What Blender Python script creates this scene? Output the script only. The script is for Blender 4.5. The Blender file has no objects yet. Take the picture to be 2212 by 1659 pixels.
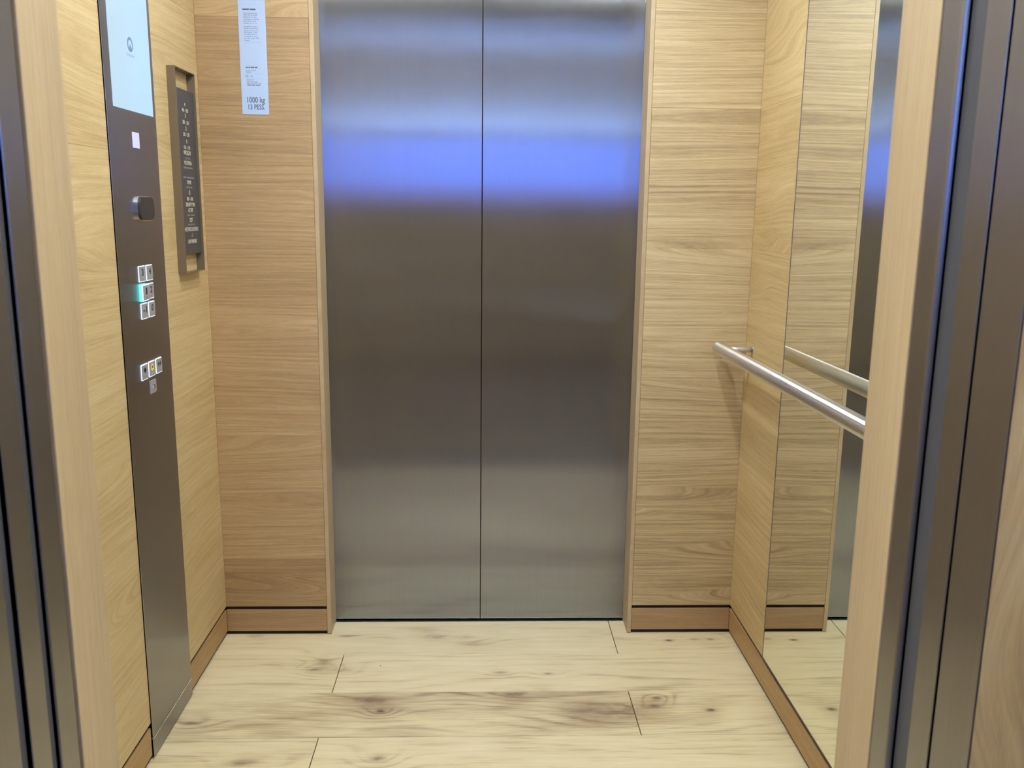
import bpy, bmesh, math, random
from mathutils import Matrix, Vector

# ------------------------------------------------------------------ camera, world, exposure
sc = bpy.context.scene
C = sc.collection
W, H, F = 2212, 1659, 1911.26
PITCH, YAW, ROLL = 0.1940, 0.03374, -0.01146
CAM = Vector((0.0043, 0.0, 1.2687))

def ray(u, v):
    xr = (u - W/2)/F; zr = -(v - H/2)/F
    c, s = math.cos(ROLL), math.sin(ROLL); x = c*xr + s*zr; zz = -s*xr + c*zr
    c, s = math.cos(PITCH), math.sin(PITCH); y = c + s*zz; z = -s + c*zz
    c, s = math.cos(YAW), math.sin(YAW); return Vector((c*x + s*y, -s*x + c*y, z))

fwd = ray(W/2, H/2).normalized()
right = (ray(W/2 + F, H/2) - ray(W/2, H/2)).normalized()
up = (ray(W/2, H/2 - F) - ray(W/2, H/2)).normalized()
cd = bpy.data.cameras.new('camera'); cam = bpy.data.objects.new('camera', cd); C.objects.link(cam)
M = Matrix.Identity(4)
for i in range(3):
    M[i][0], M[i][1], M[i][2], M[i][3] = right[i], up[i], -fwd[i], CAM[i]
cam.matrix_world = M
cd.sensor_width = 36.0; cd.lens = 36.0*F/W; cd.clip_start = 0.02
cd.dof.use_dof = True; cd.dof.focus_distance = 2.35; cd.dof.aperture_fstop = 11.0
sc.camera = cam

wd = bpy.data.worlds.new('world'); sc.world = wd; wd.use_nodes = True
wd.node_tree.nodes['Background'].inputs[0].default_value = (0.5, 0.6, 0.8, 1)
wd.node_tree.nodes['Background'].inputs[1].default_value = 0.02

vs = sc.view_settings
vs.view_transform = 'Standard'; vs.look = 'None'; vs.gamma = 1.0; vs.exposure = 0.0
vs.use_curve_mapping = False
L_CAR = 405.0         # downlights in the ceiling of the car
L_BLUE = 7.2          # added blue glow, makes the band reflected in the doors
L_UP = 190.0           # added cool glow strip, lifts the upper door reflection
L_LOBBY = 290.0         # added ceiling panels that brighten the landing oak

# ------------------------------------------------------------------ dimensions (metres)
XL, XR = -0.7614, 0.7633          # car side walls
YF, YD = 2.5029, 2.5928           # face of the far returns, face of the far doors
ZC = 2.20                         # car ceiling
XO = 0.45                         # half of the far opening
XJL, XJR = -0.4441, 0.4553        # near opening
YN, YJ = 1.0025, 0.9145           # near returns: inner face, outer edge
YWALL = 0.7235                    # face of the landing wall
ZH = 2.17                         # door head

# ------------------------------------------------------------------ helpers
def s2l(c):
    return tuple(((v/255)/12.92 if v/255 <= .04045 else ((v/255 + .055)/1.055)**2.4) for v in c) + (1,)

class NT:
    def __init__(self, name):
        self.m = bpy.data.materials.new(name); self.m.use_nodes = True
        self.t = self.m.node_tree; self.n = self.t.nodes
        self.b = self.n['Principled BSDF']
    def node(self, typ, **kw):
        x = self.n.new(typ)
        for k, v in kw.items(): setattr(x, k, v)
        return x
    def put(self, sock, v):
        if hasattr(v, 'links') or isinstance(v, bpy.types.NodeSocket): self.t.links.new(v, sock)
        else: sock.default_value = v
    def math(self, op, a, b=None, c=None, clamp=False):
        x = self.node('ShaderNodeMath', operation=op); x.use_clamp = clamp
        self.put(x.inputs[0], a)
        if b is not None: self.put(x.inputs[1], b)
        if c is not None: self.put(x.inputs[2], c)
        return x.outputs[0]
    def comb(self, a, b, c):
        x = self.node('ShaderNodeCombineXYZ')
        for i, v in enumerate((a, b, c)): self.put(x.inputs[i], v)
        return x.outputs[0]
    def noise(self, vec, scale=1.0, detail=2.0, rough=.5):
        x = self.node('ShaderNodeTexNoise'); self.put(x.inputs['Vector'], vec)
        x.inputs['Scale'].default_value = scale; x.inputs['Detail'].default_value = detail
        x.inputs['Roughness'].default_value = rough
        return x.outputs['Fac']
    def ramp(self, fac, stops):
        x = self.node('ShaderNodeValToRGB'); e = x.color_ramp.elements
        while len(e) < len(stops): e.new(.5)
        for i, (p, c) in enumerate(stops): e[i].position = p; e[i].color = c
        self.put(x.inputs[0], fac); return x.outputs[0]
    def mix(self, fac, a, b, blend='MIX'):
        x = self.node('ShaderNodeMix', data_type='RGBA', blend_type=blend)
        self.put(x.inputs[0], fac); self.put(x.inputs[6], a); self.put(x.inputs[7], b)
        return x.outputs[2]
    def xyz(self):
        tc = self.node('ShaderNodeTexCoord'); sp = self.node('ShaderNodeSeparateXYZ')
        self.t.links.new(tc.outputs['Object'], sp.inputs[0]); return sp.outputs
    def rand(self):
        return self.node('ShaderNodeObjectInfo').outputs['Random']
    def bump(self, h, strength=.1, dist=.001):
        x = self.node('ShaderNodeBump'); x.inputs['Strength'].default_value = strength
        x.inputs['Distance'].default_value = dist; self.put(x.inputs['Height'], h)
        self.t.links.new(x.outputs[0], self.b.inputs['Normal'])

def plain(name, col, rough=.5, metal=0.0, spec=.5, emit=None, strength=0.0):
    t = NT(name); b = t.b
    b.inputs['Base Color'].default_value = col; b.inputs['Roughness'].default_value = rough
    b.inputs['Metallic'].default_value = metal; b.inputs['Specular IOR Level'].default_value = spec
    if emit:
        b.inputs['Emission Color'].default_value = emit; b.inputs['Emission Strength'].default_value = strength
    return t.m

def oak(name, along, across, lo, mid, hi, freq=150, wob=.06, rough=.50, spread=.10, ring=.62, wl=.9, wc=4.0, cath=.24, seed=0.0):
    """veneer: 'along' is the axis index of the grain, 'across' the axis it is stacked on"""
    t = NT(name); o = t.xyz(); r = t.rand()
    a, c = o[along], o[across]
    off = t.math('MULTIPLY_ADD', r, 37.0, seed)
    av = t.math('ADD', a, off)
    co = t.math('ADD', c, off)
    n1 = t.noise(t.comb(t.math('MULTIPLY', av, wl), t.math('MULTIPLY', co, wc), off), 1.0, 1.0)
    nc = t.noise(t.comb(t.math('MULTIPLY', av, wl*1.2), t.math('MULTIPLY', co, wc*2.2), t.math('ADD', off, 7.0)), 1.0, 0.0)
    disp = t.math('MULTIPLY_ADD', n1, wob, t.math('MULTIPLY', t.math('MAXIMUM', t.math('SUBTRACT', nc, .54), 0.0), cath))
    cc = t.math('ADD', c, disp)
    l1 = t.noise(t.comb(t.math('MULTIPLY', av, 2.2), t.math('MULTIPLY', cc, freq), off), 1.0, 3.0, .7)
    n2 = t.noise(t.comb(t.math('MULTIPLY', av, 13.0), t.math('MULTIPLY', cc, 460.0), off), 1.0, 2.0, .6)
    n3 = t.noise(t.comb(t.math('MULTIPLY', av, 1.6), t.math('MULTIPLY', c, 9.0), off), 1.0, 2.0)
    n5 = t.noise(t.comb(t.math('MULTIPLY', av, 45.0), t.math('MULTIPLY', c, 700.0), off), 1.0, 1.0)
    v = t.math('MULTIPLY_ADD', l1, ring*2.0, .5 - ring)
    v = t.math('ADD', v, t.math('MULTIPLY_ADD', n2, .36, -.18))
    v = t.math('ADD', v, t.math('MULTIPLY_ADD', n3, .30, -.15))
    v = t.math('ADD', v, t.math('MULTIPLY_ADD', n5, .24, -.12))
    v = t.math('ADD', v, t.math('MULTIPLY_ADD', r, spread*2, -spread))
    col = t.ramp(v, [(.10, lo), (.50, mid), (.90, hi)])
    t.put(t.b.inputs['Base Color'], col)
    t.b.inputs['Roughness'].default_value = rough
    t.b.inputs['Specular IOR Level'].default_value = 1.0
    t.bump(n2, .12, .0006)
    return t.m

def steel(name, col, rough=.32, aniso=.85, tan=(1, 0, 0), grain=2, cloud=.06, spread=0.0):
    t = NT(name); o = t.xyz()
    sc3 = [350.0, 350.0, 350.0]; sc3[grain] = 3.0
    n = t.noise(t.comb(*[t.math('MULTIPLY', o[i], sc3[i]) for i in range(3)]), 1.0, 2.0)
    n2 = t.noise(t.comb(*[t.math('MULTIPLY', o[i], 3.5) for i in range(3)]), 1.0, 3.0)
    k = t.math('ADD', t.math('MULTIPLY_ADD', n, .10, .95), t.math('MULTIPLY_ADD', n2, cloud*2, -cloud))
    hsv = t.node('ShaderNodeHueSaturation'); hsv.inputs['Color'].default_value = col
    t.put(hsv.inputs['Value'], k)
    t.put(t.b.inputs['Base Color'], hsv.outputs[0])
    t.b.inputs['Metallic'].default_value = 1.0
    t.put(t.b.inputs['Roughness'], t.math('MULTIPLY_ADD', n2, .06, rough - .03))
    t.b.inputs['Anisotropic'].default_value = aniso
    cv = t.node('ShaderNodeCombineXYZ')
    for i in range(3): cv.inputs[i].default_value = tan[i]
    t.t.links.new(cv.outputs[0], t.b.inputs['Tangent'])
    if spread > 0:      # fine brush lines tilt the surface sideways
        tc = t.node('ShaderNodeTexCoord'); sv = t.node('ShaderNodeVectorMath', operation='SCALE'); sv.inputs['Scale'].default_value = 7000.0
        t.t.links.new(tc.outputs['Object'], sv.inputs[0])
        wn = t.node('ShaderNodeTexWhiteNoise'); wn.noise_dimensions = '3D'; t.t.links.new(sv.outputs[0], wn.inputs['Vector'])
        sp = t.node('ShaderNodeSeparateColor'); t.t.links.new(wn.outputs['Color'], sp.inputs[0])
        q = t.math('ADD', t.math('ADD', sp.outputs[0], sp.outputs[1]), sp.outputs[2])
        q = t.math('MULTIPLY_ADD', q, spread, -1.5*spread)
        s2 = t.node('ShaderNodeVectorMath', operation='SCALE'); t.t.links.new(cv.outputs[0], s2.inputs[0]); t.put(s2.inputs['Scale'], q)
        ge = t.node('ShaderNodeNewGeometry'); ad = t.node('ShaderNodeVectorMath', operation='ADD')
        t.t.links.new(ge.outputs['Normal'], ad.inputs[0]); t.t.links.new(s2.outputs[0], ad.inputs[1])
        nz = t.node('ShaderNodeVectorMath', operation='NORMALIZE'); t.t.links.new(ad.outputs[0], nz.inputs[0])
        t.t.links.new(nz.outputs[0], t.b.inputs['Normal'])
    return t.m

def link(name, me, parent=None):
    o = bpy.data.objects.new(name, me); C.objects.link(o)
    if parent is not None: o.parent = parent
    return o

def tag(o, label=None, cat=None, group=None, kind=None):
    if label: o['label'] = label
    if cat: o['category'] = cat
    if group: o['group'] = group
    if kind: o['kind'] = kind
    return o

def add_box(bm, x0, x1, y0, y1, z0, z1):
    g = bmesh.ops.create_cube(bm, size=1.0)
    bmesh.ops.scale(bm, vec=(abs(x1-x0), abs(y1-y0), abs(z1-z0)), verts=g['verts'])
    bmesh.ops.translate(bm, vec=((x0+x1)/2, (y0+y1)/2, (z0+z1)/2), verts=g['verts'])
    return g['verts']

def finish(name, bm, m, parent=None, smooth=False):
    me = bpy.data.meshes.new(name); bm.normal_update(); bm.to_mesh(me); bm.free()
    if m: me.materials.append(m)
    if smooth:
        for p in me.polygons: p.use_smooth = True
    return link(name, me, parent)

def box(name, x0, x1, y0, y1, z0, z1, m, parent=None, bev=0.0, seg=2):
    bm = bmesh.new(); add_box(bm, x0, x1, y0, y1, z0, z1)
    if bev > 0:
        bmesh.ops.bevel(bm, geom=bm.edges[:], offset=bev, segments=seg, profile=.5, affect='EDGES')
    return finish(name, bm, m, parent)

def struct(o, label=None):
    o['kind'] = 'structure'
    if label: o['label'] = label
    return o

def empty(name, loc=(0, 0, 0)):
    o = bpy.data.objects.new(name, None); C.objects.link(o); o.empty_display_size = .05
    return o

def cyl(bm, p0, p1, r, seg=24, bev=0.0):
    p0, p1 = Vector(p0), Vector(p1); d = p1 - p0
    q = d.to_track_quat('Z', 'Y').to_matrix().to_4x4()
    prof = [(0, 0), (r - bev, 0), (r, bev), (r, d.length - bev), (r - bev, d.length), (0, d.length)] if bev else [(0, 0), (r, 0), (r, d.length), (0, d.length)]
    rings = []
    for rad, z in prof:
        if rad == 0: rings.append([bm.verts.new(p0 + q @ Vector((0, 0, z)))])
        else: rings.append([bm.verts.new(p0 + q @ Vector((rad*math.cos(2*math.pi*k/seg), rad*math.sin(2*math.pi*k/seg), z))) for k in range(seg)])
    for a, b in zip(rings, rings[1:]):
        for k in range(seg):
            k2 = (k+1) % seg
            vs_ = [a[k % len(a)], a[k2 % len(a)], b[k2 % len(b)], b[k % len(b)]]
            u = []
            for v in vs_:
                if v not in u: u.append(v)
            if len(u) > 2: bm.faces.new(u)

def rrect(w, h, r, n=6):
    pts = []
    for cx, cy, a0 in ((w/2-r, h/2-r, 0), (-w/2+r, h/2-r, 90), (-w/2+r, -h/2+r, 180), (w/2-r, -h/2+r, 270)):
        for k in range(n+1):
            a = math.radians(a0 + 90*k/n); pts.append((cx + r*math.cos(a), cy + r*math.sin(a)))
    return pts

# frame on the left wall: text x -> +Y, text y -> +Z, normal -> +X ; on a wall facing -Y: x -> +X
LEFT = Matrix(((0, 0, 1), (1, 0, 0), (0, 1, 0)))
BACK = Matrix(((1, 0, 0), (0, 0, -1), (0, 1, 0)))

def prism(bm, pts, d0, d1, org, R, top_scale=1.0):
    """extrude outline pts along the normal of frame R from d0 to d1"""
    org = Vector(org)
    a = [bm.verts.new(org + R @ Vector((x, y, d0))) for x, y in pts]
    b = [bm.verts.new(org + R @ Vector((x*top_scale, y*top_scale, d1))) for x, y in pts]
    n = len(pts)
    for k in range(n): bm.faces.new((a[k], a[(k+1) % n], b[(k+1) % n], b[k]))
    bm.faces.new(b); bm.faces.new(a[::-1])

def text(name, s, size, org, R, m, parent, width=None, depth=.0002, align='CENTER', bold=0.0):
    cu = bpy.data.curves.new('t', 'FONT'); cu.body = s; cu.size = size
    cu.align_x = align; cu.align_y = 'CENTER'; cu.extrude = depth/2; cu.offset = bold; cu.resolution_u = 3
    tmp = bpy.data.objects.new('t', cu); C.objects.link(tmp)
    dg = bpy.context.evaluated_depsgraph_get(); dg.update()
    me = bpy.data.meshes.new_from_object(tmp.evaluated_get(dg))
    bpy.data.objects.remove(tmp); bpy.data.curves.remove(cu)
    xs = [v.co.x for v in me.vertices]; ys = [v.co.y for v in me.vertices]
    k = 1.0 if width is None else width/(max(xs) - min(xs))
    cy = (max(ys) + min(ys))/2
    x0 = {'CENTER': (max(xs)+min(xs))/2, 'LEFT': min(xs)}[align]
    R4 = Matrix.Translation(org) @ R.to_4x4()
    for v in me.vertices: v.co = R4 @ Vector(((v.co.x - x0)*k, v.co.y - cy, v.co.z))
    me.materials.clear(); me.materials.append(m); me.name = name
    return link(name, me, parent)

# ------------------------------------------------------------------ materials
M_veneer_x = oak('oak_veneer_return', 0, 2, s2l((140, 115, 72)), s2l((190, 166, 117)), s2l((217, 199, 153)))
M_veneer_xl = oak('oak_veneer_return_brown', 0, 2, s2l((132, 101, 60)), s2l((176, 144, 95)), s2l((207, 180, 129)), ring=.45, spread=.14)
M_veneer_y = oak('oak_veneer_side', 1, 2, s2l((157, 128, 77)), s2l((196, 170, 117)), s2l((219, 199, 150)), freq=90, wob=.07, ring=.45, wl=1.1, wc=3.5, cath=.26)
M_jamb_y = oak('oak_edge_deep', 2, 1, s2l((152, 127, 88)), s2l((183, 159, 116)), s2l((202, 183, 142)), freq=120, wob=.02, ring=.25, spread=.03, cath=0)
M_base_x = oak('oak_skirting_back', 0, 2, s2l((121, 91, 52)), s2l((161, 127, 80)), s2l((187, 155, 108)), ring=.35, spread=.05, cath=.1)
M_base_y = oak('oak_skirting_side', 1, 2, s2l((127, 95, 50)), s2l((169, 133, 80)), s2l((193, 159, 106)), ring=.35, spread=.05, cath=.1)
M_land = oak('oak_landing_panel', 2, 0, s2l((146, 106, 50)), s2l((198, 158, 84)), s2l((220, 186, 112)), freq=60, wob=.2, ring=.6, wl=2.0, wc=3.0, spread=.04, cath=.6)
M_dark = plain('groove_shadow_core', s2l((38, 26, 18)), .9)
M_black = plain('shaft_black', (.05, .056, .066, 1), .7)
M_gapshade = plain('gap_shade_grey', (.055, .058, .066, 1), .5)  # dark grey standing in for the shade inside the door gaps
DOOR = (.335, .352, .375, 1)
M_door = steel('brushed_door_steel', DOOR, .17, 1.0, (1, 0, 0), spread=.42)
M_steel_y = steel('brushed_jamb_steel', (.36, .35, .34, 1), .36, .8, (0, 1, 0))
M_cop = steel('dark_brushed_panel_steel', (.35, .35, .36, 1), .30, .9, (0, 1, 0), spread=.2)
M_frame = plain('bronze_frame_metal', (.21, .163, .102, 1), .42, .40)
M_rail = steel('satin_rail_steel', (.80, .79, .79, 1), .30, .95, (0, 1, 0), grain=1, cloud=.02, spread=.5)
M_pin = plain('satin_pin_steel', (.72, .73, .75, 1), .28, .75)
M_chrome = plain('chrome', (.75, .75, .76, 1), .12, 1.0)
M_alu = plain('sill_aluminium', (.62, .64, .66, 1), .3, 1.0)
M_sill = plain('worn_sill_metal', (.26, .25, .24, 1), .6, .6)
M_mirror = plain('mirror_silver', (.86, .88, .80, 1), .012, 1.0)
M_medge = plain('mirror_edge_grey', (.10, .10, .11, 1), .3)
M_ceil = plain('ceiling_grey', (.40, .41, .42, 1), .6)
M_wcol = (.92, .975, 1.03, 1)
M_light = plain('light_diffuser', (.9, .9, .9, 1), .5, emit=M_wcol, strength=L_CAR)
M_lobbyl = plain('added_landing_light', (.9, .9, .9, 1), .5, emit=(1, .95, .86, 1), strength=L_LOBBY)
M_blue = plain('added_blue_glow_bright', (.02, .04, .2, 1), .3, emit=(.085, .23, 1.0, 1), strength=L_BLUE)
M_blue2 = plain('added_blue_glow_dim', (.02, .03, .12, 1), .3, emit=(.17, .25, 1.0, 1), strength=L_BLUE*.42)
M_upl = plain('added_cool_glow', (.5, .6, .8, 1), .5, emit=(.30, .52, 1.08, 1), strength=L_UP)
M_lcase = plain('panel_case_grey', (.12, .12, .13, 1), .5)
M_lwall = plain('landing_wall_paint', (.31, .31, .315, 1), .7)
M_lbwall = plain('landing_wall_white', (.62, .62, .62, 1), .7)
M_lfloor = plain('landing_stone_floor', (.11, .11, .112, 1), .8, spec=.2)
M_screen = plain('screen_glow', (.05, .05, .05, 1), .15, emit=s2l((184, 222, 246)), strength=.90)
M_logo = plain('screen_logo_grey', (.02, .02, .03, 1), .3, emit=s2l((120, 152, 186)), strength=.9)
M_logo2 = plain('screen_logo_text', (.02, .02, .03, 1), .3, emit=s2l((160, 192, 214)), strength=.9)
M_ind = plain('indicator_lavender', (.1, .1, .1, 1), .3, emit=s2l((205, 205, 252)), strength=1.0)
M_ring = plain('button_halo_white', (.1, .1, .1, 1), .3, emit=(.66, .80, 1.0, 1), strength=1.35)
M_cyan = plain('button_halo_cyan', (.05, .1, .1, 1), .3, emit=(.10, .92, .86, 1), strength=2.2)
M_bface = plain('button_satin_steel', (.40, .385, .37, 1), .5, .35)
M_num = plain('button_numeral_black', (.015, .012, .014, 1), .5)
M_sym = plain('button_symbol_green', (.02, .05, .025, 1), .5)
M_bell = plain('bell_amber', (.1, .05, 0, 1), .4, emit=(1.0, .42, .02, 1), strength=1.6)
M_dot = plain('button_braille', (.6, .6, .6, 1), .3, 1.0)
M_readf = plain('reader_black', (.018, .018, .022, 1), .38)
M_board = plain('sign_board_charcoal', (.055, .055, .058, 1), .45)
M_cream = plain('sign_letter_cream', s2l((205, 200, 175)), .6)
M_greyl = plain('sign_letter_grey', s2l((120, 122, 126)), .6)
M_paper = plain('notice_plate_white', s2l((176, 197, 226)), .35)
M_print = plain('print_grey', s2l((96, 104, 124)), .6)
M_printl = plain('print_light_grey', s2l((138, 152, 176)), .6)
M_printd = plain('print_dark_blue', s2l((82, 92, 120)), .6)
M_crumbw = plain('crumb_white', (.9, .9, .88, 1), .7)
M_crumbd = plain('crumb_dark', (.03, .025, .02, 1), .7)

def floor_material():
    knots = [(-.136, 2.486, .035, .014, .8), (.092, 2.157, .030, .012, 1), (-.287, 2.134, .045, .022, .9), (-.254, 2.079, .012, .008, 1.2),
             (-.446, 2.33, .016, .020, .7), (-.461, 2.292, .016, .007, 1), (-.381, 2.288, .02, .01, .6), (.281, 2.076, .06, .03, .7),
             (.375, 2.064, .05, .03, .6), (.459, 2.096, .016, .010, 1.2), (.473, 2.134, .010, .006, 1), (.603, 2.074, .014, .009, 1.2),
             (.569, 2.453, .013, .006, 1.3), (.649, 2.461, .012, .005, 1), (.698, 2.46, .012, .006, .9), (-.239, 1.881, .016, .009, 1.2),
             (-.553, 1.865, .03, .010, 1), (-.722, 2.033, .02, .008, 1), (-.677, 2.494, .02, .007, .8), (-.045, 2.482, .03, .008, .5),
             (-.023, 2.435, .02, .008, .6), (.057, 2.273, .012, .006, .9), (.192, 2.264, .015, .006, .8), (-.40, 2.49, .02, .005, .9)]
    t = NT('oak_plank'); o = t.xyz(); r = t.rand(); off = t.math('MULTIPLY', r, 29.0)
    x, y = o[0], o[1]
    d1 = t.noise(t.comb(t.math('MULTIPLY', x, 30), t.math('MULTIPLY', y, 60), 0), 1, 3)
    d1 = t.math('SUBTRACT', d1, .5)
    core = None; flow = None
    for kx, ky, rx, ry, k in knots:
        dx = t.math('DIVIDE', t.math('SUBTRACT', x, kx), rx)
        dy = t.math('DIVIDE', t.math('SUBTRACT', y, ky), ry)
        q = t.math('ADD', t.math('MULTIPLY', dx, dx), t.math('MULTIPLY', dy, dy))
        q = t.math('ADD', q, t.math('MULTIPLY', d1, 2.6))
        e = t.math('MULTIPLY', t.math('EXPONENT', t.math('MULTIPLY', q, -1.0)), k)
        core = e if core is None else t.math('ADD', core, e)
        w = t.math('MULTIPLY', t.math('EXPONENT', t.math('MULTIPLY', q, -.07)), k)
        flow = w if flow is None else t.math('ADD', flow, w)
    core = t.math('MULTIPLY', core, .62, clamp=True)
    xa = t.math('ADD', x, off)
    n1 = t.noise(t.comb(t.math('MULTIPLY', xa, 1.4), t.math('MULTIPLY', y, 7.0), off), 1, 2)
    ph = t.math('ADD', t.math('MULTIPLY', y, 170), t.math('MULTIPLY', n1, 26))
    ph = t.math('ADD', ph, t.math('MULTIPLY', flow, 11))
    rg = t.math('POWER', t.math('MULTIPLY_ADD', t.math('SINE', ph), .5, .5), 3.0)
    n4 = t.noise(t.comb(t.math('MULTIPLY', xa, 3.0), t.math('MULTIPLY', y, 16.0), off), 1, 2)
    rg = t.math('MULTIPLY', rg, t.math('MULTIPLY_ADD', n4, 2.4, -.85, clamp=True))
    n2 = t.noise(t.comb(t.math('MULTIPLY', xa, 9), t.math('MULTIPLY', y, 240), off), 1, 3, .6)
    n3 = t.noise(t.comb(t.math('MULTIPLY', xa, 4.0), t.math('MULTIPLY', y, 17), off), 1, 3, .6)
    v = t.math('ADD', t.math('MULTIPLY', n2, .42), t.math('MULTIPLY', n3, .62))
    v = t.math('SUBTRACT', v, t.math('MULTIPLY', rg, .24))
    v = t.math('ADD', v, t.math('MULTIPLY_ADD', r, .18, -.09))
    v = t.math('SUBTRACT', v, t.math('MULTIPLY', flow, .10))
    col = t.ramp(v, [(.12, s2l((158, 132, 98))), (.46, s2l((221, 205, 160))), (.86, s2l((238, 224, 184)))])
    col = t.mix(core, col, s2l((104, 78, 62)))
    t.put(t.b.inputs['Base Color'], col)
    t.b.inputs['Roughness'].default_value = .42
    t.b.inputs['Specular IOR Level'].default_value = .4
    t.bump(n2, .08, .0005)
    return t.m
M_plank = floor_material()

# ------------------------------------------------------------------ car shell
JOINTS = [.0913, .2434, .6210, .9986, 1.3806, 1.7624, ZC]
def strips(parent, m, axis, a0, a1, face, depth, joints, bev=.0004):
    """veneer leaves stacked up a wall; axis 'x': wall runs along X with its face at Y=face"""
    for z0, z1 in zip(joints, joints[1:]):
        g = .00012
        if axis == 'x': box('veneer_leaf', a0, a1, face, face + depth, z0 + g, z1 - g, m, parent, bev, 1)
        else: box('veneer_leaf', face, face + depth, a0, a1, z0 + g, z1 - g, m, parent, bev, 1)

T = .006
# left wall
w = struct(box('wall_left', XL - .03, XL - T, YN - .085, YF + .03, 0, ZC, M_dark), 'oak veneered side wall behind the control panel')
strips(w, M_veneer_y, 'y', YN - .002, YF, XL, -T, JOINTS)
# right wall
J2 = [.0913, .4100, .7900, 1.1687, 1.5474, 1.9250, ZC]
w = struct(box('wall_right', XR + T, XR + .03, YN - .085, YF + .03, 0, ZC, M_dark), 'oak veneered side wall behind the mirror')
strips(w, M_veneer_y, 'y', YN - .002, YF, XR, T, J2)
# far returns either side of the far doors
w = struct(box('wall_back_left', XL - .012, -XO - .012, YF + T, YF + .045, 0, ZC, M_dark), 'oak veneered return left of the far doors')
strips(w, M_veneer_xl, 'x', XL, -XO - .0125, YF, T, JOINTS)
w = struct(box('wall_back_right', XO + .012, XR + .012, YF + T, YF + .045, 0, ZC, M_dark), 'oak veneered return right of the far doors')
strips(w, M_veneer_x, 'x', XO + .0125, XR, YF, T, J2)
w = struct(box('wall_back_top', -XO, XO, YF + T, YF + .045, ZH, ZC, M_dark), 'oak head panel over the far doors')
box('veneer_leaf', -XO, XO, YF, YF + T, ZH, ZC, M_veneer_x, w, .0004, 1)
# far jambs
struct(box('trim_1', -XO - .012, -XO, YF, YD - .001, .002, ZH, M_jamb_y, None, .0010, 2), 'pale oak jamb left of the far doors')
struct(box('trim_2', XO, XO + .012, YF, YD - .001, .002, ZH, M_jamb_y, None, .0010, 2), 'pale oak jamb right of the far doors')
# near returns (around the entrance the camera looks through)
w = struct(box('wall_front_left', XL - .012, XJL - .012, YJ + .002, YN - T, 0, ZC, M_dark), 'oak return beside the near entrance, control panel side')
strips(w, M_veneer_x, 'x', XL, XJL - .0125, YN, -T, JOINTS)
w = struct(box('wall_front_right', XJR + .012, XR + .012, YJ + .002, YN - T, 0, ZC, M_dark), 'oak return beside the near entrance, mirror side')
strips(w, M_veneer_x, 'x', XJR + .0125, XR, YN, -T, J2)
w = struct(box('wall_front_top', XJL, XJR, YJ, YN - T, ZH, ZC, M_dark), 'oak head panel over the near entrance')
box('veneer_leaf', XJL, XJR, YN - T, YN, ZH, ZC, M_veneer_x, w, .0004, 1)
struct(box('trim_3', XJL - .012, XJL, YJ, YN, 0, ZH, M_jamb_y, None, .0012, 2), 'oak jamb of the near entrance on the control panel side')
struct(box('trim_4', XJR, XJR + .012, YJ, YN, 0, ZH, M_jamb_y, None, .0012, 2), 'oak jamb of the near entrance on the mirror side')

# skirtings: flush with the veneer, a recessed groove above and a dark gap below
ZB0, ZB1 = .0117, .0808
def skirt(name, x0, x1, y0, y1, m, label):
    return struct(box(name, x0, x1, y0, y1, ZB0, ZB1, m, None, .0012, 2), label)
skirt('baseboard_left_near', XL - T, XL, YN, 1.8845, M_base_y, 'oak skirting of the control panel wall towards the near entrance')
skirt('baseboard_left_far', XL - T, XL, 2.163, YF, M_base_y, 'oak skirting between control panel and far return')
skirt('baseboard_right', XR, XR + T, YN, YF, M_base_y, 'oak skirting under the mirror')
skirt('baseboard_back_left', XL, -XO - .0125, YF, YF + T, M_base_x, 'oak skirting left of the far doors')
skirt('baseboard_back_right', XO + .0125, XR, YF, YF + T, M_base_x, 'oak skirting right of the far doors')
skirt('baseboard_front_left', XL, XJL - .0125, YN - T, YN, M_base_x, 'oak skirting of the near return on the control panel side')
skirt('baseboard_front_right', XJR + .0125, XR, YN - T, YN, M_base_x, 'oak skirting of the near return on the mirror side')

# ceiling with four downlights
cl = struct(box('ceiling', XL - .03, XR + .03, YJ, YF + .045, ZC, ZC + .03, M_ceil), 'pale grey car ceiling')
def downlight(x, y, label):
    t = empty('ceiling_downlight'); tag(t, label, 'ceiling light', 'downlights in the car ceiling')
    bm = bmesh.new(); n = 32; r0, r1, r2 = .058, .054, .046
    rings = [[bm.verts.new((x + r*math.cos(2*math.pi*k/n), y + r*math.sin(2*math.pi*k/n), z)) for k in range(n)] for r, z in ((r0, ZC), (r1, ZC - .006), (r2, ZC - .006), (r2, ZC - .001))]
    for a, b in zip(rings, rings[1:]):
        for k in range(n): bm.faces.new((a[k], a[(k+1) % n], b[(k+1) % n], b[k]))
    finish('trim_ring', bm, M_alu, t)
    bm = bmesh.new(); cyl(bm, (x, y, ZC - .004), (x, y, ZC - .001), .0455, 32); finish('diffuser', bm, M_light, t)
for x, sx in ((-.23, 'control panel'), (.23, 'mirror')):
    for y, sy in ((1.28, 'near entrance'), (1.98, 'far doors')):
        downlight(x, y, 'round white downlight in the car ceiling on the %s side towards the %s' % (sx, sy))

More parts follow.
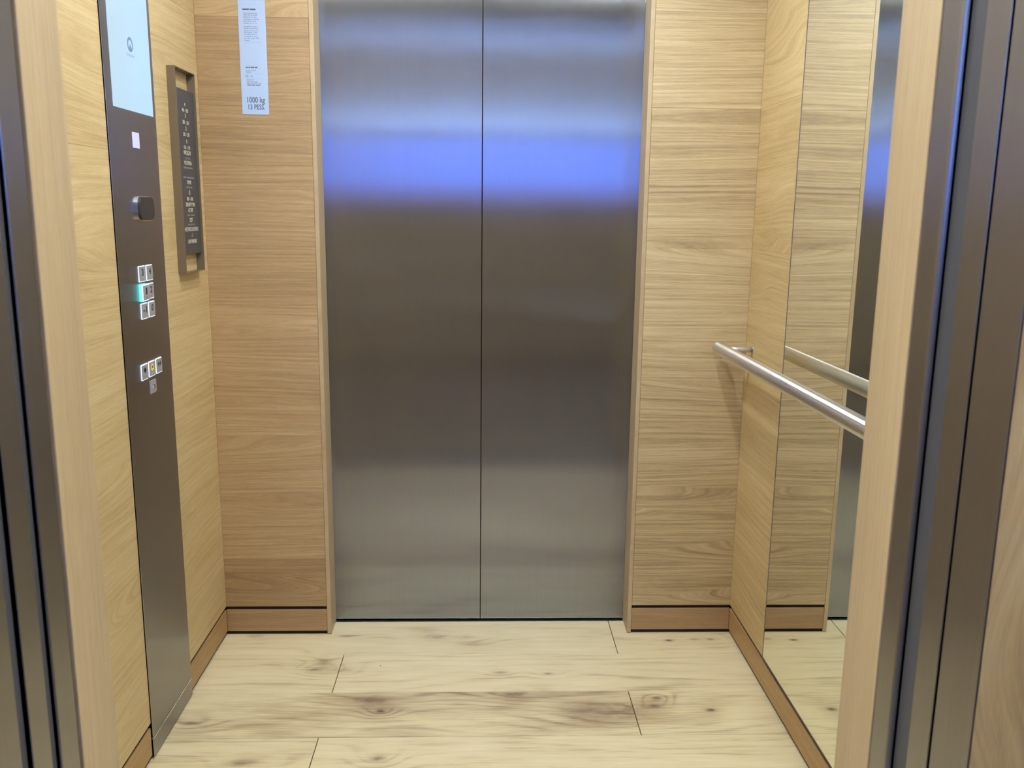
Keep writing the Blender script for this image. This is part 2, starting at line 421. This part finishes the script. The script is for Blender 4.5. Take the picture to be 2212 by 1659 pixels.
# floor: every plank is a piece
fl = struct(box('floor', XL - .02, XR + .02, YJ - .045, YD - .006, -.03, -.006, M_dark), 'pale oak plank floor of the lift car')
YR = [2.5855, 2.3765] + [2.3765 - .2052*k for k in range(1, 8)]
YR[-1] = YJ
XJ = [.4035, -.3935, .4005, -.3920, .400, -.392, .400, -.392]
random.seed(4)
for k in range(len(YR) - 1):
    y1, y0 = YR[k], YR[k+1]
    g = .0005
    for x0, x1 in ((XL - .010, XJ[k]), (XJ[k], XR + .010)):
        box('plank', x0 + .0011, x1 - .0011, y0 + g, y1 - g, -.006, 0, M_plank, fl, .0007, 1)
# sills
struct(box('trim_5', -XO - .01, XO + .01, YD - .0068, YD + .03, -.03, .0006, M_alu), 'thin bright metal sill below the far doors')
struct(box('trim_6', XJL - .2, XJR + .2, YJ - .045, YJ - .0005, -.03, 0.0, M_sill, None, .001), 'metal sill of the lift car at the near entrance')
struct(box('trim_7', XJL - .2, XJR + .2, YWALL + .005, .835, -.03, 0.0, M_sill, None, .001), 'metal sill of the landing at the near entrance')

# far doors: two leaves meeting in the middle
for nm, x0, x1, lb in (('door_1', -.92, -.0008, 'closed brushed steel door leaf nearer the control panel'), ('door_2', .0008, .92, 'closed brushed steel door leaf nearer the mirror')):
    d = box(nm, x0, x1, YD, YD + .035, .0065, ZH + .05, M_door, None, .0016, 2); struct(d, lb)
struct(box('wall_shaft_back', -1.0, 1.0, YD + .06, YD + .08, -.1, 2.4, M_black), 'dark shaft behind the far doors')
# near doors, pushed open: leading edges show at both sides of the entrance
def leaf(nm, x0, x1, y0, y1, lb, rad=.0055):
    bm = bmesh.new(); vs_ = add_box(bm, x0, x1, y0, y1, .006, ZH + .05)
    ed = [e for e in bm.edges if abs(e.verts[0].co.z - e.verts[1].co.z) > 1]
    bmesh.ops.bevel(bm, geom=ed, offset=rad, segments=5, profile=.5, affect='EDGES')
    o = finish(nm, bm, M_steel_y, None); struct(o, lb); return o
d3 = leaf('door_3', XJL - .45, XJL, .867, .9065, 'open steel car door leaf beside the oak jamb on the control panel side', .002)
d4 = leaf('door_4', XJR, XJR + .45, .8715, .9135, 'open steel car door leaf beside the oak jamb on the mirror side')
d5 = leaf('door_5', XJL - .45, XJL, .8125, .8485, 'open steel landing door leaf on the control panel side', .0010)
d6 = leaf('door_6', XJR, XJR + .45, .7915, .8305, 'open steel landing door leaf on the mirror side', .0010)
for d, x0, x1, y0, y1 in ((d3, XJL - .028, XJL - .005, .8488, .8667), (d5, XJL - .028, XJL - .005, .7928, .8122), (d4, XJR + .0075, XJR + .034, .8308, .8712), (d3, XJL - .02, XJL - .004, .9068, .9142)):
    box('gap_shade_strip', x0, x1, y0, y1, .008, ZH, M_gapshade, d, .001, 1)  # strip fills an open gap, coloured as the shade in it
# steel frame of the landing opening
struct(box('trim_8', XJL - .002, XJL, YWALL, .7925, 0, ZH, M_steel_y, None, .0006, 2), 'steel landing frame on the control panel side')
struct(box('trim_9', XJR, XJR + .002, YWALL, .7865, 0, ZH, M_steel_y, None, .0006, 2), 'steel landing frame on the mirror side')
struct(box('trim_10', XJL - .002, XJR + .002, YWALL, .7855, ZH, ZH + .08, M_steel_y, None, .002, 2), 'steel landing frame head')
# dark shaft slots beside the entrance
for nm, x0, x1 in (('wall_shaft_left', XJL - .52, XJL - .46), ('wall_shaft_right', XJR + .46, XJR + .52)):
    struct(box(nm, x0, x1, .775, YJ + .06, -.1, 2.4, M_black), 'dark shaft slot beside the near entrance')
struct(box('wall_shaft_top', XJL - .52, XJR + .52, .80, YJ + .002, ZH + .055, ZH + .09, M_black), 'dark shaft slot above the near entrance')

# landing (lobby) behind the camera: seen only in the steel
LX, LY, LZ = 2.0, -2.6, 2.6
struct(box('wall_landing_left', -LX, XJL - .002, YWALL, YWALL + .062, 0, LZ, M_land), 'oak landing wall on the control panel side of the entrance')
struct(box('wall_landing_right', XJR + .002, LX, YWALL, YWALL + .062, 0, LZ, M_land), 'oak landing wall on the mirror side of the entrance')
struct(box('wall_landing_top', XJL - .002, XJR + .002, YWALL + .001, YWALL + .05, ZH + .08, LZ, M_land), 'oak landing wall over the entrance')
struct(box('floor_landing', -LX, LX, LY, YWALL + .005, -.03, 0, M_lfloor), 'dark stone floor of the landing')
struct(box('ceiling_landing', -LX, LX, LY, YWALL + .05, LZ, LZ + .03, M_lbwall), 'white ceiling of the landing')
struct(box('wall_landing_back', -LX, LX, LY - .03, LY, 0, LZ, M_lwall), 'painted wall of the landing facing the lift')
struct(box('wall_landing_side_left', -LX - .03, -LX, LY, YWALL + .05, 0, LZ, M_lwall), 'painted side wall of the landing, control panel side')
struct(box('wall_landing_side_right', LX, LX + .03, LY, YWALL + .05, 0, LZ, M_lwall), 'painted side wall of the landing, mirror side')
t = empty('added_glow_panel')  # invented emitter behind the camera for the blue band in the steel doors
tag(t, 'added unseen blue glow panel with a cool strip on top to tint the door reflection', 'added light')
box('panel_case', -1.75, 1.75, LY, LY + .20, 1.32, 1.870, M_lcase, t, .002)
for k in range(5):
    x = -1.72 + .688*k
    box('added_blue_glow', x + .004, x + .684, LY + .198, LY + .206, 1.45, 1.862, M_blue, t, .001, 1)
    box('added_dim_glow', x + .004, x + .684, LY + .198, LY + .206, 1.335, 1.442, M_blue2, t, .001, 1)  # dimmer row added to soften the lower edge of the reflected band
box('added_uplight', -1.72, 1.72, LY + .09, LY + .15, 1.870, 1.876, M_upl, t)  # added cool strip, brightens the landing that the upper doors reflect
box('glow_shield_lip', -1.75, 1.75, LY + .180, LY + .20, 1.870, 1.915, M_lcase, t, .002)  # added lip, hides the glowing strip from the doors
for k, x in enumerate((-1.2, 1.2)):
    t = empty('added_landing_light')  # invented lamp out of view, added to light the landing oak
    tag(t, 'added unseen ceiling panel brightening the landing wall on the %s side' % ('control panel' if k == 0 else 'mirror'), 'ceiling light', 'added landing lights')
    bm = bmesh.new(); yl = .52
    for a in ((-.17, -.15, -.12, .12), (.15, .17, -.12, .12), (-.15, .15, -.12, -.10), (-.15, .15, .10, .12)):
        add_box(bm, x + a[0], x + a[1], yl + a[2], yl + a[3], LZ - .015, LZ)
    finish('housing', bm, M_alu, t)
    box('diffuser', x - .15, x + .15, yl - .10, yl + .10, LZ - .010, LZ - .001, M_lobbyl, t)

# ------------------------------------------------------------------ mirror
mr = empty('wall_mirror')
tag(mr, 'tall frameless wall mirror above the oak skirting behind the handrail', 'mirror')
box('mirror_glass', XR - .0035, XR - .0002, 1.336, 2.1690, .0995, ZC - .04, M_mirror, mr)
bm = bmesh.new()
for a in ((2.1692, 2.1728, .0965, ZC - .037), (1.3325, 1.3358, .0965, ZC - .037), (1.336, 2.169, .0965, .0993), (1.336, 2.169, ZC - .0398, ZC - .037)):
    add_box(bm, XR - .004, XR - .0002, a[0], a[1], a[2], a[3])
finish('edge_trim', bm, M_medge, mr)

# ------------------------------------------------------------------ handrail
hr = empty('handrail')
tag(hr, 'round satin steel handrail on pins in front of the mirror', 'handrail')
RX, RR = .6775, .0182
def RZ(y): return .889 + (2.48 - y)*.0095
bm = bmesh.new(); cyl(bm, (RX, 1.03, RZ(1.03)), (RX, 2.480, RZ(2.48)), RR, 48, .003)
rl = finish('rail', bm, M_rail, hr, True)
for y in (1.075, 2.438):
    bm = bmesh.new(); cyl(bm, (RX + .008, y, RZ(y) + .002), (XR, y, RZ(y) + .002), .0078, 20)
    finish('bracket_pin', bm, M_pin, hr, True)
    bm = bmesh.new(); cyl(bm, (XR - .002, y, RZ(y) + .002), (XR, y, RZ(y) + .002), .0085, 20)
    finish('bracket_plate', bm, M_chrome, hr, True)

# ------------------------------------------------------------------ control panel on the left wall
cp = empty('control_panel')
tag(cp, 'tall dark brushed steel control panel with screen and floor buttons', 'control panel')
CX = XL + .0035
box('faceplate', XL - .002, CX, 1.887, 2.1615, .0535, ZC - .002, M_cop, cp, .0012, 2)
box('kick_plate', XL - .002, CX, 1.887, 2.1615, .004, .0495, M_cop, cp, .0012, 2)
box('seam_strip', XL - .002, CX + .0006, 1.8875, 2.161, .0500, .0530, plain('seam_bright', (.85, .87, .9, 1), .25, 1.0), cp)
box('screen', CX - .001, CX + .0008, 1.9195, 2.1440, 1.470, 1.790, M_screen, cp)
scr = cp.children[-1] if cp.children else None
scr = [o for o in bpy.data.objects if o.name == 'screen'][0]
def ring_logo(parent, y, z, rx, ry, th):
    bm = bmesh.new(); n = 40
    for k in range(n):
        a0, a1 = 2*math.pi*k/n, 2*math.pi*(k+1)/n
        q = [(rx*math.cos(a0), ry*math.sin(a0)), (rx*math.cos(a1), ry*math.sin(a1)), ((rx-th)*math.cos(a1), (ry-th)*math.sin(a1)), ((rx-th)*math.cos(a0), (ry-th)*math.sin(a0))]
        bm.faces.new([bm.verts.new((CX + .0010, y + a, z + b)) for a, b in q])
    q = [(0, ry*.12), (rx*.55, -ry*.70), (rx*.30, -ry*.90), (-rx*.30, -ry*.90), (-rx*.55, -ry*.70)]
    bm.faces.new([bm.verts.new((CX + .0011, y + a, z + b)) for a, b in q])
    return finish('logo', bm, M_logo, parent)
ring_logo(scr, 2.0315, 1.6085, .0158, .0155, .0060)
text('logo_text', 'Schindler', .011, (CX + .0010, 2.0315, 1.5868), LEFT, M_logo2, scr, width=.046)
box('indicator', CX - .001, CX + .0010, 2.0105, 2.0485, 1.3930, 1.4262, M_ind, cp, .0004, 1)

# card reader: chrome surround and black rounded face
rd = empty('card_reader'); rd.parent = cp
RY, RZc, RW, RH = 2.036, 1.2630, .094, .0535
bm = bmesh.new(); prism(bm, rrect(RW, RH, .018), 0, .0100, (CX - .0005, RY, RZc), LEFT)
finish('chrome_surround', bm, M_chrome, rd)
bm = bmesh.new()
prism(bm, rrect(RW*.975, RH*.96, .0175), .0095, .0110, (CX, RY, RZc), LEFT, .985)
prism(bm, rrect(RW*.96, RH*.945, .017), .0110, .0135, (CX, RY, RZc), LEFT, .93)
finish('black_face', bm, M_readf, rd)

def button(y, z, ch=None, sym=None, proud=.0020, ringm=None, w=.0345, h=.0325, lab=None):
    b = empty('button'); b.parent = cp
    if lab: b['label'] = lab
    bm = bmesh.new()
    if proud > .004:
        prism(bm, rrect(w + .003, h + .006, .001, 2), -.0005, .0052, (CX, y, z), LEFT)
        finish('cyan_halo', bm, M_cyan, b); bm = bmesh.new()
        prism(bm, rrect(w + .0012, h + .0025, .001, 2), .0052, proud, (CX, y, z), LEFT)
    else:
        prism(bm, rrect(w + .0008, h + .0030, .001, 2), -.0005, proud, (CX, y, z), LEFT)
    finish('light_ring', bm, M_ring, b)
    bm = bmesh.new(); prism(bm, rrect(w, h - .0008, .001, 2), proud - .001, proud + .0010, (CX, y, z), LEFT)
    finish('button_face', bm, M_bface, b)
    X = CX + proud + .0012
    if ch: text('numeral', ch, .0205, (X, y, z + .0035), LEFT, M_num, b, width={1: .0105, 2: .020}[len(ch)] if ch not in '1' else .007, bold=.0004)
    if sym == 'bell':
        bm = bmesh.new(); k = .0078
        out = [(-1, -.7), (-.7, -.35), (-.62, .4), (-.35, .85), (0, 1), (.35, .85), (.62, .4), (.7, -.35), (1, -.7)]
        inn = [(-.42, -.35), (-.34, .35), (-.15, .6), (.15, .6), (.34, .35), (.42, -.35)]
        prism(bm, [(a*k*1.15, c*k) for a, c in out][::-1], 0, .0003, (X - .0003, y, z + .004), LEFT)
        prism(bm, [(-k*.3, -k*.72), (k*.3, -k*.72), (k*.18, -k*1.1), (-k*.18, -k*1.1)], 0, .0003, (X - .0003, y, z + .004), LEFT)
        finish('bell_symbol', bm, M_bell, b)
        bm = bmesh.new(); prism(bm, [(a*k, c*k) for a, c in inn][::-1], .0003, .0005, (X - .0003, y, z + .0035), LEFT)
        finish('bell_hollow', bm, plain('bell_hollow_brown', (.12, .05, .02, 1), .5), b)
    if sym == 'open':
        bm = bmesh.new(); k = .0062
        for s in (-1, 1):
            prism(bm, [(s*k*.18, k*1.0), (s*k*1.5, 0), (s*k*.18, -k*1.0)], 0, .0003, (X - .0003, y, z + .004), LEFT)
        add = (-k*.06, k*.06)
        prism(bm, [(add[0], k*1.3), (add[1], k*1.3), (add[1], -k*1.3), (add[0], -k*1.3)], 0, .0003, (X - .0003, y, z + .004), LEFT)
        finish('open_symbol', bm, M_num, b)
    if sym == 'close':
        bm = bmesh.new(); k = .0066
        for s in (-1, 1):
            prism(bm, [(s*k*.12, 0), (s*k*1.35, k*1.0), (s*k*1.35, -k*1.0)], 0, .0003, (X - .0003, y, z + .004), LEFT)
        prism(bm, [(-k*.06, k*1.25), (k*.06, k*1.25), (k*.06, -k*1.25), (-k*.06, -k*1.25)], 0, .0003, (X - .0003, y, z + .004), LEFT)
        finish('close_symbol', bm, M_sym, b)
    bm = bmesh.new()
    for dy, dz in ((-.0030, 0), (-.0030, -.0024), (0, 0), (.0028, 0), (.0028, -.0024)):
        prism(bm, rrect(.0012, .0012, .0005, 2), 0, .0005, (X - .0003, y + dy, z - .0098 + dz), LEFT)
    finish('braille', bm, M_dot, b)
    return b
YB0, YB1 = 2.0085, 2.0530
button(YB0, 1.1200, '3', lab='floor button 3'); button(YB1, 1.1200, '4', lab='floor button 4')
button(YB0, 1.0785, '1', proud=.0082, lab='protruding floor button 1 with cyan glow'); button(YB1, 1.0785, '2', lab='floor button 2')
button(YB0, 1.0370, '-1', lab='floor button -1'); button(YB1, 1.0370, '0', lab='floor button 0')
button(1.9845, .9020, sym='open', lab='door open button'); button(2.0290, .9020, sym='bell', lab='alarm button with amber bell'); button(2.0735, .9020, sym='close', lab='door close button')
# key switch
ks = empty('key_switch'); ks.parent = cp
bm = bmesh.new(); prism(bm, rrect(.037, .030, .001, 2), -.0005, .0022, (CX, 2.0300, .8600), LEFT); finish('switch_plate', bm, M_bface, ks)
bm = bmesh.new(); prism(bm, [(.0065*math.cos(a*math.pi/10), .0065*math.sin(a*math.pi/10)) for a in range(20)], .0022, .0050, (CX, 2.0300, .8610), LEFT, .85); finish('lock_barrel', bm, M_chrome, ks)
bm = bmesh.new(); prism(bm, [(-.0009, -.0035), (.0009, -.0035), (.0009, .0035), (-.0009, .0035)], .0050, .0053, (CX, 2.0300, .8610), LEFT); finish('key_slot', bm, M_num, ks)

# ------------------------------------------------------------------ directory sign
sg = empty('directory_sign')
tag(sg, 'narrow charcoal hotel directory in a bronze box frame beside the control panel', 'sign')
SY0, SY1, SZ0, SZ1, SD, ST = 2.2612, 2.4098, 1.1025, 1.6018, .0210, .0018
bm = bmesh.new()
add_box(bm, XL, XL + SD, SY0, SY0 + ST, SZ0, SZ1); add_box(bm, XL, XL + SD, SY1 - ST, SY1, SZ0, SZ1)
add_box(bm, XL, XL + SD, SY0 + ST, SY1 - ST, SZ0, SZ0 + ST); add_box(bm, XL, XL + SD, SY0 + ST, SY1 - ST, SZ1 - ST, SZ1)
finish('box_frame', bm, M_frame, sg)
BX = XL + .0155
box('board', BX - .003, BX, SY0 + ST, SY1 - ST, 1.1490, 1.5550, M_board, sg, .0004, 1)
board = [o for o in bpy.data.objects if o.name == 'board'][0]
rows = [('4', 1.5214, .0115, .0065, 0), ('401 - 420', 1.5075, .0105, .046, 0), ('3', 1.4946, .0115, .0065, 0), ('301 - 331', 1.4777, .0105, .046, 0),
        ('2', 1.4630, .0115, .0065, 0), ('201 - 230', 1.4483, .0105, .046, 0), ('1', 1.4309, .0115, .0028, 0), ('101 - 119', 1.4158, .0105, .046, 0),
        ('RECE\u00c7\u00c3O', 1.4030, .0118, .052, 0), ('RECEPTION', 1.3884, .0075, .040, 1), ('VICEVERSA', 1.3778, .0118, .058, 0),
        ('#6,10', 1.3654, .0070, .068, 1), ('#4,11', 1.3410, .0070, .082, 1), ('UMAMI', 1.3294, .0118, .031, 0), ('#4,7', 1.3166, .0070, .044, 1),
        ('0', 1.3038, .0135, .0065, 0), ('001 - 018', 1.2874, .0105, .046, 0), ('SERENITY SPA', 1.2734, .0118, .070, 0), ('ACTIVE', 1.2593, .0118, .038, 0),
        ('#4,6', 1.2464, .0070, .055, 1), ('ZEST', 1.2346, .0118, .026, 0), ('#7,4', 1.2228, .0070, .050, 1), ('MEETINGS & EVENTS', 1.2109, .0118, .104, 0),
        ('-1', 1.1954, .0115, .008, 0), ('CAR PARKING', 1.1800, .0118, .069, 0)]
def bars(name, spec, y, z, hgt, width, org_fn, m, parent):
    n = [int(v) for v in spec.split(',')]; tot = sum(n) + len(n) - 1; u = width/tot
    bm = bmesh.new(); x = -width/2
    for w_ in n:
        org_fn(bm, x, x + u*w_, hgt); x += u*(w_ + 1)
    return finish(name, bm, m, parent)
SYC = 2.3355
for s, z, size, wd_, g in rows:
    z = 1.2687 + (z - 1.2687)*.9905
    m = M_greyl if g else M_cream
    if s[0] == '#':
        def fn(bm, a, b, hh):
            prism(bm, [(a, -hh/2), (b, -hh/2), (b, hh/2), (a, hh/2)], 0, .0002, (BX, SYC, z), LEFT)
        bars('lettering', s[1:], SYC, z, size*.55, wd_, fn, plain('sign_letter_faint', s2l((88, 90, 94)), .6) if False else M_greyl, board)
    else:
        text('lettering', s, size*1.18, (BX + .0002, SYC, z), LEFT, m, board, width=wd_, bold=.0001)

# ------------------------------------------------------------------ white notice plate
nt = empty('notice_plate')
tag(nt, 'narrow white load notice plate reading 1000 kg on the oak return', 'notice')
PY = YF - .0012
box('plate', -.6466, -.5752, PY, YF, 1.5135, 1.8750, M_paper, nt, .0004, 1)
plate = [o for o in bpy.data.objects if o.name == 'plate'][0]
text('lettering', '1000 kg', .0205, (-.6080, PY - .0001, 1.5495), BACK, M_print, plate, width=.047, bold=.0003)
text('lettering', '13 PESS.', .0185, (-.6075, PY - .0001, 1.5335), BACK, M_print, plate, width=.044, bold=.0003)
text('lettering', 'CE', .0085, (-.6300, PY - .0001, 1.6122), BACK, M_print, plate, width=.0085)
def pbar(spec, x0, z, hgt, width, m):
    def fn(bm, a, b, hh):
        prism(bm, [(a, -hh/2), (b, -hh/2), (b, hh/2), (a, hh/2)], 0, .0001, (x0 + width/2, PY, z), BACK)
    bars('lettering', spec, 0, z, hgt, width, fn, m, plate)
pbar('9,8', -.6345, 1.7808, .0034, .035, M_printd)
random.seed(11)
for z in (1.7710, 1.7664, 1.7612, 1.7560, 1.7514, 1.7462, 1.7375, 1.7329, 1.7271, 1.7224, 1.7178, 1.7125, 1.7079):
    pbar(','.join(str(random.choice((2, 3, 5, 6, 7))) for _ in range(4)), -.6325, z, .0020, random.uniform(.033, .040), M_printl)
pbar('7', -.6320, 1.7032, .0020, .013, M_printl)
pbar('40', -.6320, 1.6985, .0006, .043, M_printl)
pbar('4,3,7,5', -.6322, 1.6347, .0028, .031, M_printd)
pbar('3,4,9', -.6322, 1.6264, .0020, .027, M_printl); pbar('9', -.6322, 1.6229, .0020, .014, M_printl)
pbar('4', -.6205, 1.6122, .0026, .006, M_printl)
for z in (1.6385, 1.6308, 1.6190, 1.6062): pbar('40', -.6330, z, .0004, .040, M_printl)
pbar('7,4,3', -.6312, 1.6028, .0022, .019, M_printl); pbar('6,3,4,7', -.6312, 1.5980, .0022, .029, M_printl)
pbar('7,5,7,6', -.6312, 1.5945, .0022, .039, M_printl); pbar('6,7,8', -.6300, 1.5897, .0022, .035, M_print)

# ------------------------------------------------------------------ crumbs on the floor
def crumb(name, x, y, r, m, label):
    bm = bmesh.new(); bmesh.ops.create_icosphere(bm, subdivisions=1, radius=r)
    random.seed(7)
    for v in bm.verts: v.co *= random.uniform(.75, 1.15); v.co.z *= .6
    zmin = min(v.co.z for v in bm.verts)
    for v in bm.verts: v.co += Vector((x, y, -zmin))
    tag(finish(name, bm, m), label, 'crumb')
crumb('paper_crumb', .069, 2.560, .0028, M_crumbw, 'tiny white paper crumb on the floor by the far door sill')
crumb('grit_crumb', -.2804, 2.3101, .0020, M_crumbd, 'tiny dark grit crumb on a pale floor plank')
